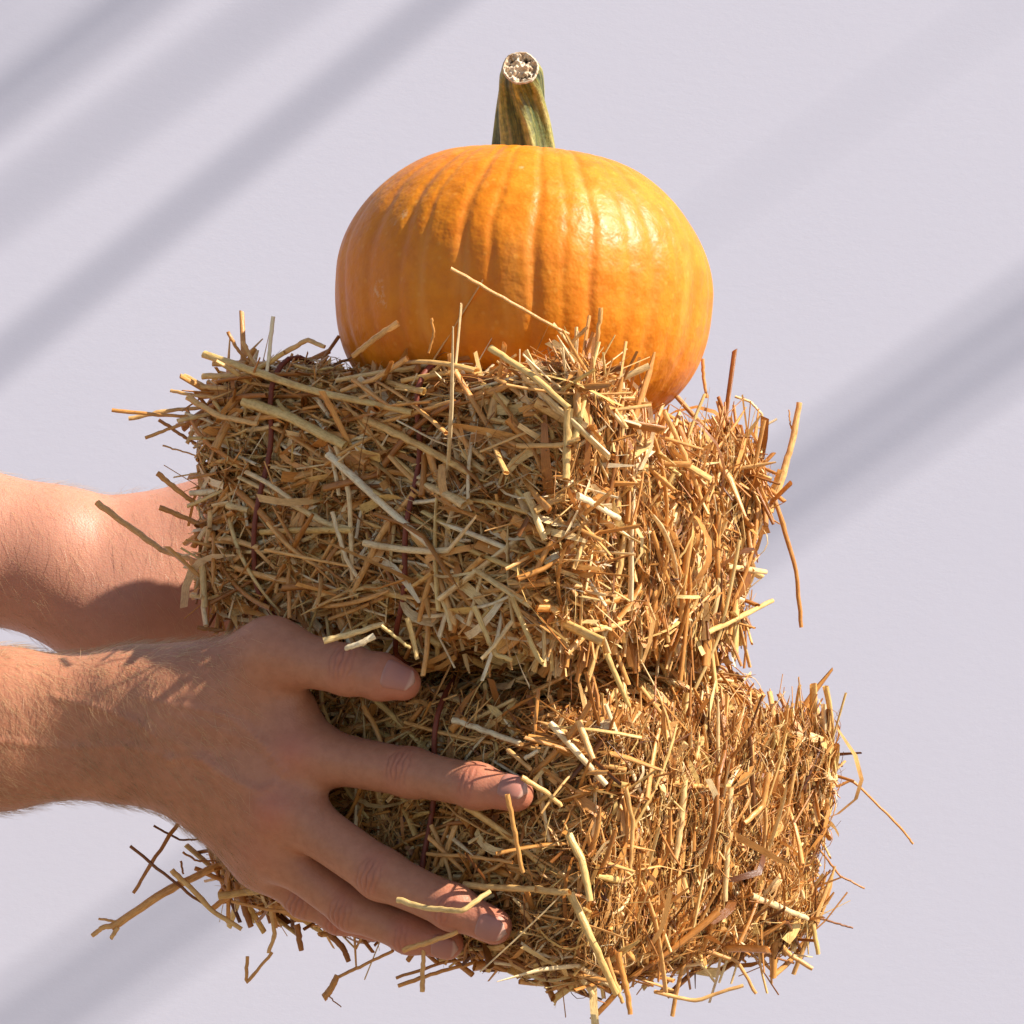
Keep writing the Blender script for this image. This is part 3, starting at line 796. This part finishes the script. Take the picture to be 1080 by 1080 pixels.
def stalk(b, parent, pts, wpx, tint, off=.002, Y=None, end=None, flat=.65):
    P = []
    for i, p in enumerate(pts):
        if Y is not None:
            y = Y if np.isscalar(Y) else Y[i]; P.append(at(p[0], p[1], y))
        else: P.append(b.face_hit(p[0], p[1], off))
    path = smooth_path(P); s = K0 * (1 + path[:, 1].mean())
    w0 = wpx * s * .5; w1 = (end if end is not None else wpx * .8) * s * .5
    tt = np.linspace(0, 1, len(path))
    rad = (w0 + (w1 - w0) * tt) * (1 + .05 * np.sin(tt * 17 + wpx))
    node = rng.uniform(.3, .7); rad = rad * (1 + .16 * np.exp(-((tt - node) / .02) ** 2))
    path = path + rng.normal(0, .00012, path.shape)
    V, Q = tube(path, rad, 8, flat)
    ln = np.linalg.norm(np.diff(path, axis=0), axis=1).sum()
    me = mesh_np('stalk', V, Q, {'tint': np.full(len(V), tint + rng.uniform(-.01, .01)), 'sid': np.tile(np.abs(np.arange(8) - 4) / 4, len(path)), 'lon': np.repeat(tt, 8) * ln / .012})
    return link('stalk', me, M_STRAW, parent)

def twine(b, parent, u, wob):
    """a loop of twine round the bale at distance u along its long side"""
    pts = []
    per = [(-1, -1), (-1, 1), (1, 1), (1, -1)]
    hv, hw = b.hv, b.hw
    q = []
    for (a, c), (d, e) in zip(per, per[1:] + per[:1]):
        for t in np.linspace(0, 1, 24, endpoint=False): q.append((u, (a + (d - a) * t) * hv, (c + (e - c) * t) * hw))
    q = np.array(q); p, n = b.shape(q)
    z = q[:, 2] / hw
    p = p + n * .0022
    p[:, 0] += wob * z
    p = np.concatenate([p, p[:1]])
    V, Q = tube(b.world(p), .0013, 7, .8)
    return link('twine', mesh_np('twine', V, Q), M_TWINE, parent)

UP = Bale((.0235, -.130, -.003), (-.151, 0, .002), (.096, .014, -.016), .063, .0030, 3, .005)
LOW = Bale((.035, -.125, -.135), (-.149, .02, -.122), (.152, .048, -.150), .067, .0032, 5)
UP.round, LOW.round = .015, .030; UP.tuck = .024; LOW.tuck_top = .022
PI2 = math.pi / 2
def u_at(b, px, py):
    return b.local(b.face_hit(px, py, 0))[0]
UP.twines = [u_at(UP, 280, 530), u_at(UP, 438, 530)]; LOW.twines = [u_at(LOW, 460, 830)]
#        axis sign stems leaves chaff main spread frac length
specU = [(1, -1, 4300, 2600, 5600, -.15, .40, .62, 1.25, .92), (0, 1, 5000, 3400, 8200, PI2, .30, .72, 1.0, .68),
         (2, 1, 2600, 1300, 3000, .2, .6, .4, 1.0, .9), (2, -1, 1500, 500, 1200, .2, .6, .3, 1.0, 1),
         (1, 1, 1300, 400, 700, 0, .5, .5, 1.1, 1), (0, -1, 1800, 500, 1000, PI2, .5, .5, 1.0, 1)]
specL = [(1, -1, 4700, 2600, 7000, .4, .6, .45, 1.0, .80), (0, 1, 5600, 3600, 10000, PI2, .34, .68, .85, .64),
         (2, 1, 3000, 1700, 4000, .2, .6, .3, .9, .68), (2, -1, 2200, 700, 1800, .2, .6, .3, 1.05, .9),
         (1, 1, 1200, 400, 700, 0, .5, .5, 1.1, 1), (0, -1, 1800, 500, 1000, PI2, .5, .5, 1.0, 1)]

def build_bale(b, spec, tm, label, top_inset):
    root = bpy.data.objects.new('straw_bale', None); COL.objects.link(root); root.empty_display_size = .05
    root.location = b.c - b.w * b.hw
    tag(root, label, 'straw bale', 'two small straw bales stacked in the hands')
    off = np.array(root.location)
    V, Q, T = fill(b, spec, tm)
    o = link('packed_straw', mesh_np('packed_straw', V, Q, {'tint': T[:, 0], 'sid': T[:, 1], 'lon': T[:, 2]}), M_STRAW, root, smooth=True); tag(o, None, None, kind='stuff')
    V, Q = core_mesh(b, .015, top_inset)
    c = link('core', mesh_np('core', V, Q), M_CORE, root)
    return root
up = build_bale(UP, specU, .0, 'upper straw bale, tied with two red twines, directly under the pumpkin', .03)
low = build_bale(LOW, specL, -.04, 'lower straw bale, frayed underneath, gripped by the near hand', .014)

twine(UP, up, u_at(UP, 280, 530), .003); twine(UP, up, u_at(UP, 438, 530), .002); twine(LOW, low, u_at(LOW, 460, 830), .002)

for a in [
    ([(215, 373), (322, 410), (435, 435)], 9, .72, .008), ([(257, 423), (300, 437), (364, 470)], 13, .75, .006),
    ([(384, 441), (440, 468), (497, 500)], 9, .68, .006), ([(346, 479), (405, 533), (464, 585)], 9, .97, .006),
    ([(214, 397), (260, 396), (300, 372)], 7, .68, .005), ([(300, 372), (325, 358), (342, 366)], 6, .6, .004),
    ([(430, 378), (395, 400), (360, 412)], 6, .55, .006), ([(355, 470), (368, 520), (372, 612)], 6, .85, .004),
    ([(437, 520), (404, 560), (370, 630)], 8, .5, .003), ([(460, 600), (480, 660), (478, 650)], 6, .55, .003),
    ([(213, 590), (216, 640)], 8, .78, .004), ([(240, 533), (262, 538)], 8, .8, .004), ([(350, 540), (365, 590), (378, 610)], 5, .9, .006),
    ([(300, 527), (345, 553), (372, 558)], 7, .8, .004), ([(517, 367), (560, 395), (600, 430)], 8, .74, .012),
    ([(610, 523), (630, 533), (653, 547)], 8, 1.0, .006), ([(700, 433), (722, 480), (740, 527)], 6, .6, .006),
    ([(767, 597), (808, 603)], 7, .82, .004), ([(747, 667), (790, 646), (815, 633)], 6, .7, .006),
    ([(600, 430), (598, 470), (597, 505)], 10, .7, .004), ([(688, 560), (700, 600), (712, 628)], 5, .4, .006),
    ([(653, 493), (700, 492)], 5, .6, .005), ([(637, 585), (620, 560), (605, 600)], 6, .62, .004), ([(556, 520), (575, 570)], 9, .8, .004),
    ([(545, 470), (590, 470), (612, 462)], 6, .62, .005), ([(758, 540), (757, 600), (765, 660)], 6, .4, .005),
    ([(672, 520), (660, 560), (652, 610)], 7, .66, .004), ([(540, 630), (565, 690), (572, 700)], 6, .72, .006),
    ([(500, 600), (560, 640)], 7, .8, .004), ([(455, 615), (470, 640), (476, 665)], 5, .8, .004)]:
    stalk(UP, up, *a[:3], off=a[3])
for a in [
    ([(166, 499), (188, 518), (209, 533)], 6, .35, (0, 0, 0)), ([(102, 530), (140, 558), (170, 580), (208, 592)], 7, .5, (.05, .04, .03, .015)),
    ([(168, 535), (190, 544), (212, 553)], 6, .3, (0, 0, 0)), ([(288, 334), (284, 370), (281, 400)], 4.5, 1.0, (-.03, -.03, -.03)),
    ([(118, 433), (160, 437), (212, 441)], 4.5, .35, (0, 0, 0)), ([(136, 442), (170, 434), (212, 430)], 5, .62, (.01, .01, .01)),
    ([(153, 462), (180, 452), (208, 442)], 4, .45, (.01, .01, .01)), ([(198, 419), (231, 439), (272, 447)], 7, .6, (-.01, -.02, -.032)),
    ([(168, 443), (190, 458), (207, 468)], 4, .2, (.01, .01, .01)), ([(172, 470), (190, 475), (212, 483)], 2, .5, (.01, .01, .01)),
    ([(194, 397), (215, 408), (240, 410)], 7, .6, (0, -.005, -.01)), ([(180, 412), (205, 417), (235, 420)], 4, .6, (0, -.005, -.01)),
    ([(240, 350), (250, 368), (263, 382)], 4, .3, (-.01, -.01, -.01)), ([(256, 360), (263, 375), (270, 386)], 5, .6, (-.01, -.01, -.01)),
    ([(475, 283), (530, 314), (600, 353)], 4.5, .45, (-.125, -.12, -.112)), ([(634, 325), (631, 350), (624, 395)], 5, .5, (-.11, -.108, -.105)),
    ([(620, 345), (606, 358), (598, 378)], 4, .5, (-.118, -.116, -.113)), ([(675, 377), (668, 395), (664, 415)], 4, .4, (-.088, -.085, -.08)),
    ([(420, 341), (396, 356), (372, 376)], 7, .55, (-.085, -.08, -.075)), ([(455, 336), (458, 352), (452, 372)], 3, .4, (-.09, -.088, -.086)),
    ([(812, 540), (826, 500), (837, 460), (843, 425)], 8, .6, (.03, .035, .04, .042)), ([(837, 460), (833, 445), (832, 432)], 2, .4, (.04, .041, .042)),
    ([(793, 487), (820, 533), (840, 603), (845, 662)], 5.5, .3, (.035, .03, .03, .03)), ([(741, 378), (742, 400), (746, 420)], 4, .4, (.02, .02, .02)),
    ([(775, 418), (792, 424), (803, 436), (806, 450)], 3, .8, (.035, .035, .035, .035)), ([(800, 452), (820, 442)], 3, .95, (.03, .03)),
    ([(341, 676), (372, 668), (405, 658)], 7, .8, (-.105, -.105, -.10)), ([(395, 671), (380, 679), (364, 684)], 7, .97, (-.112, -.112, -.11)),
    ([(430, 652), (436, 675), (440, 695)], 6, .7, (-.112, -.112, -.115)), ([(402, 660), (418, 672), (433, 684)], 4, .75, (-.114, -.114, -.115)),
    ([(500, 640), (522, 690), (540, 696)], 6, .75, (-.118, -.122, -.124)), ([(540, 655), (525, 676), (508, 695)], 5, .85, (-.122, -.124, -.124)),
    ([(208, 662), (224, 664), (236, 665)], 5, .2, (-.005, -.006, -.006))]:
    stalk(UP, up, *a[:3], Y=a[3])
for a in [
    ([(477, 759), (513, 771), (549, 784)], 7, .95, .004), ([(554, 800), (568, 791)], 5, 1.0, .005), ([(489, 933), (520, 936), (565, 938)], 8, .62, .010),
    ([(450, 901), (495, 903), (541, 909)], 4.5, .45, .008), ([(793, 945), (825, 958), (852, 969)], 7, .88, .006), ([(601, 941), (627, 997), (650, 1048)], 9, .70, .006),
    ([(565, 938), (590, 941), (601, 941)], 8, .65, .008), ([(383, 745), (395, 765), (402, 785)], 6, .45, .006), ([(535, 790), (560, 812)], 5, .6, .006),
    ([(660, 830), (668, 870), (665, 920)], 5, .6, .004), ([(722, 820), (718, 870), (712, 910)], 8, .8, .004), ([(770, 830), (767, 890), (765, 950)], 7, .85, .005),
    ([(730, 829), (770, 829)], 5, .5, .006), ([(810, 815), (805, 850), (785, 868)], 7, .4, .006), ([(610, 760), (625, 800)], 8, .55, .004),
    ([(600, 880), (615, 910), (622, 950)], 9, .7, .004), ([(455, 870), (470, 905), (478, 940)], 5, .6, .004), ([(640, 690), (655, 725), (664, 745)], 6, .72, .005)]:
    stalk(LOW, low, *a[:3], off=a[3])
for a in [
    ([(535, 838), (543, 878), (551, 920)], 5.5, .45, (-.137, -.132, -.128)), ([(419, 949), (450, 958), (487, 961), (517, 940)], 6.5, .78, (-.114, -.124, -.134, -.128)),
    ([(425, 1002), (455, 993), (483, 983)], 6, .5, (-.100, -.106, -.108)), ([(550, 820), (575, 835), (592, 850)], 6, .65, (-.125, -.122, -.12)),
    ([(861, 745), (874, 800), (876, 856), (846, 920)], 5.5, .72, (.05, .045, .04, .02)),
    ([(882, 830), (899, 822), (950, 873), (963, 890)], 3, .35, (.05, .05, .05, .05)), ([(863, 894), (886, 924), (912, 937)], 2.5, .3, (.05, .05, .05)),
    ([(814, 916), (856, 967), (863, 1007)], 6, .72, (.015, .02, .02)), ([(752, 988), (795, 1003), (837, 1016)], 3, .1, (-.03, 0, .01)),
    ([(690, 1046), (733, 1056), (784, 1039)], 4.5, .6, (-.07, -.07, -.07)), ([(680, 1035), (712, 1045), (690, 1046)], 3, .5, (-.08, -.075, -.07)),
    ([(745, 1003), (778, 1014), (797, 1048)], 4.5, .45, (-.05, -.05, -.05)), ([(800, 965), (830, 1005), (857, 1022)], 6, .5, (.0, .01, .01)),
    ([(818, 975), (816, 1031)], 8, .35, (.005, .005)), ([(652, 1005), (660, 1040), (665, 1069)], 7, .35, (-.11, -.11, -.11)),
    ([(640, 1010), (650, 1040), (657, 1058)], 5, .5, (-.115, -.115, -.115)), ([(860, 967), (880, 973), (900, 979)], 2.5, .1, (.03, .03, .03)),
    ([(195, 858), (159, 911), (141, 942)], 4.5, .22, (.01, .0, .0)), ([(137, 892), (187, 933), (226, 962)], 3.5, .08, (-.005, -.01, -.01)),
    ([(118, 978), (173, 941), (225, 915), (265, 905)], 9, .45, (-.01, -.01, 0, .01)), ([(181, 918), (204, 939), (225, 962), (255, 980)], 6, .66, (-.018, -.018, -.018, -.018)),
    ([(122, 976), (108, 978), (97, 987)], 6, .55, (-.01, -.01, -.012)), ([(122, 972), (112, 970), (104, 969)], 3, .45, (-.01, -.01, -.01)), ([(124, 978), (120, 985), (117, 990)], 5, .6, (-.012, -.012, -.012)),
    ([(162, 871), (190, 886), (212, 885)], 2.5, .05, (.01, .01, .01)), ([(193, 899), (208, 908), (228, 908)], 2.5, .2, (.01, .01, .01)), ([(191, 908), (193, 922)], 2.5, .15, (.0, .0)),
    ([(261, 1009), (259, 1038), (287, 1005)], 4, .4, (-.02, -.02, -.02)), ([(344, 1051), (354, 1031), (379, 1020), (414, 1003)], 4, .4, (-.05, -.05, -.05, -.05)),
    ([(341, 1053), (349, 1043), (356, 1029)], 8, .3, (-.051, -.051, -.051)), ([(346, 1048), (352, 1056), (360, 1062)], 1.5, .2, (-.051, -.051, -.051)),
    ([(420, 1040), (460, 1026), (505, 1014)], 4.5, .35, (-.07, -.07, -.07)), ([(445, 1046), (446, 1020), (447, 1000)], 5.5, .55, (-.085, -.085, -.085)),
    ([(418, 1032), (470, 1014), (520, 1008)], 3.5, .25, (-.065, -.07, -.07)), ([(250, 930), (258, 958), (265, 978)], 8, .15, (.0, .0, .0)), ([(313, 975), (318, 1003)], 7, .15, (-.01, -.01)),
    ([(348, 985), (362, 1000), (368, 1014)], 7, .12, (-.03, -.03, -.03)), ([(230, 945), (280, 938), (330, 965)], 8, .7, (-.01, -.01, -.015)), ([(205, 915), (250, 935), (290, 925)], 5, .3, (.01, .01, .01)),
    ([(222, 960), (262, 930), (300, 938)], 6, .4, (.0, .0, .0)), ([(505, 1000), (520, 1018), (535, 1024)], 5, .25, (-.085, -.085, -.085)), ([(580, 1005), (592, 1022), (600, 1032)], 4, .2, (-.09, -.09, -.09)),
    ([(285, 955), (290, 985), (283, 1005)], 5, .6, (-.01, -.01, -.01))]:
    stalk(LOW, low, *a[:3], Y=a[3])

# -------------------------------------------------------- wall, ground, added shadow bars
def box(name, c, half, rot=(0, 0, 0), mat=None, parent=None):
    V = np.array([[x, y, z] for x in (-1, 1) for y in (-1, 1) for z in (-1, 1)]) * half
    Q = np.array([[0, 1, 3, 2], [4, 6, 7, 5], [0, 4, 5, 1], [2, 3, 7, 6], [0, 2, 6, 4], [1, 5, 7, 3]])
    o = link(name, mesh_np(name, V, Q), mat, parent, smooth=False); o.location = c; o.rotation_euler = rot
    return o
WA = math.radians(6.0); WN = np.array([math.sin(WA), -math.cos(WA), 0]); WP = np.array([0, 1.15, 0])
wall = box('wall', WP - WN * .06 + np.array([0, 0, .4]), np.array([4.5, .06, 1.6]), (0, 0, WA), M_WALL)
tag(wall, 'plain pale lavender white wall behind the bales crossed by slanting soft shadows', 'wall', kind='structure')
g = box('ground', (0, 0, -1.25), np.array([40, 40, .05]), mat=M_GROUND); tag(g, 'pale paving below the picture', 'ground', kind='structure')

def wall_hit(px, py):
    o, d = ray(px, py); t = ((WP - o) @ WN) / (d @ WN); return o + d * t
shadow_bars = bpy.data.objects.new('shadow_bars', None); COL.objects.link(shadow_bars)  # parent of unseen bars, added only to cast the wall's shadow bands
tag(shadow_bars, 'unseen bars added out of view to cast the slanting soft shadows on the wall', 'shadow_bars')
def shadow_bar(p1, p2, wpx, soft, ext=.25):  # added bar, sized and placed from the shadow band it should cast
    A, B = wall_hit(*p1), wall_hit(*p2)
    d = nrm(B - A); e = nrm(np.cross(d, WN)); m = nrm(np.cross(d, LIGHT)); f = abs(e @ m) * K0 * (1 + (A[1] + B[1]) / 2)
    dia, dist = wpx * f, soft * f / math.radians(.53)
    a, b = A + LIGHT * dist, B + LIGHT * dist
    a, b = a + (a - b) * ext, b + (b - a) * ext
    V, Q = tube(np.linspace(a, b, 9), dia / 2, 12, 1.0)
    link('shadow_bar', mesh_np('shadow_bar', V, Q), M_SHADOW_BAR, shadow_bars)
shadow_bar((-20, 395), (490, -20), 20, 52)
shadow_bar((-20, 235), (330, -20), 19, 75)
shadow_bar((-20, 130), (175, -20), 26, 62); shadow_bar((-20, 85), (120, -20), 12, 62, .6)
shadow_bar((-20, 15), (20, -20), 14, 70, 1.5)
for dy in (-38, 0, 38): shadow_bar((1110, 325 + dy), (20, 1085 + dy), 16, 66)
shadow_bar((700, 260), (1100, -20), 4, 70)

# --------------------------------------------------------------------- light
w = bpy.data.worlds.new('World'); SC.world = w; w.use_nodes = True
nt = w.node_tree; bg = nt.nodes['Background']
sky = nt.nodes.new('ShaderNodeTexSky'); sky.sky_type = 'NISHITA'; sky.sun_disc = False
sky.sun_elevation = math.asin(LIGHT[2]); sky.sun_rotation = math.atan2(LIGHT[0], LIGHT[1])
sky.air_density = 1.0; sky.dust_density = .7; sky.ozone_density = .6
nt.links.new(sky.outputs[0], bg.inputs['Color']); bg.inputs['Strength'].default_value = .085
sl = bpy.data.lights.new('sun', 'SUN'); sl.energy = 5.0; sl.angle = math.radians(.53); sl.color = (1, .93, .83)
so = bpy.data.objects.new('sun', sl); COL.objects.link(so)
so.rotation_euler = Vector(LIGHT).to_track_quat('Z', 'Y').to_euler()

cd = bpy.data.cameras.new('camera'); cam = bpy.data.objects.new('camera', cd); COL.objects.link(cam)
cam.location = (0, -1.0, 0); cam.rotation_euler = (math.radians(90), 0, 0)
cd.sensor_width = 36; cd.lens = 36 / (1080 * K0); cd.clip_start = .05; cd.clip_end = 200
SC.camera = cam
SC.view_settings.view_transform = 'Standard'; SC.view_settings.look = 'None'
SC.view_settings.exposure = 0.85; SC.view_settings.gamma = 1.0; SC.view_settings.use_curve_mapping = False
SC.render.engine = 'CYCLES'
SC.cycles.use_denoising = True
SC.cycles.max_bounces = 8; SC.cycles.diffuse_bounces = 4
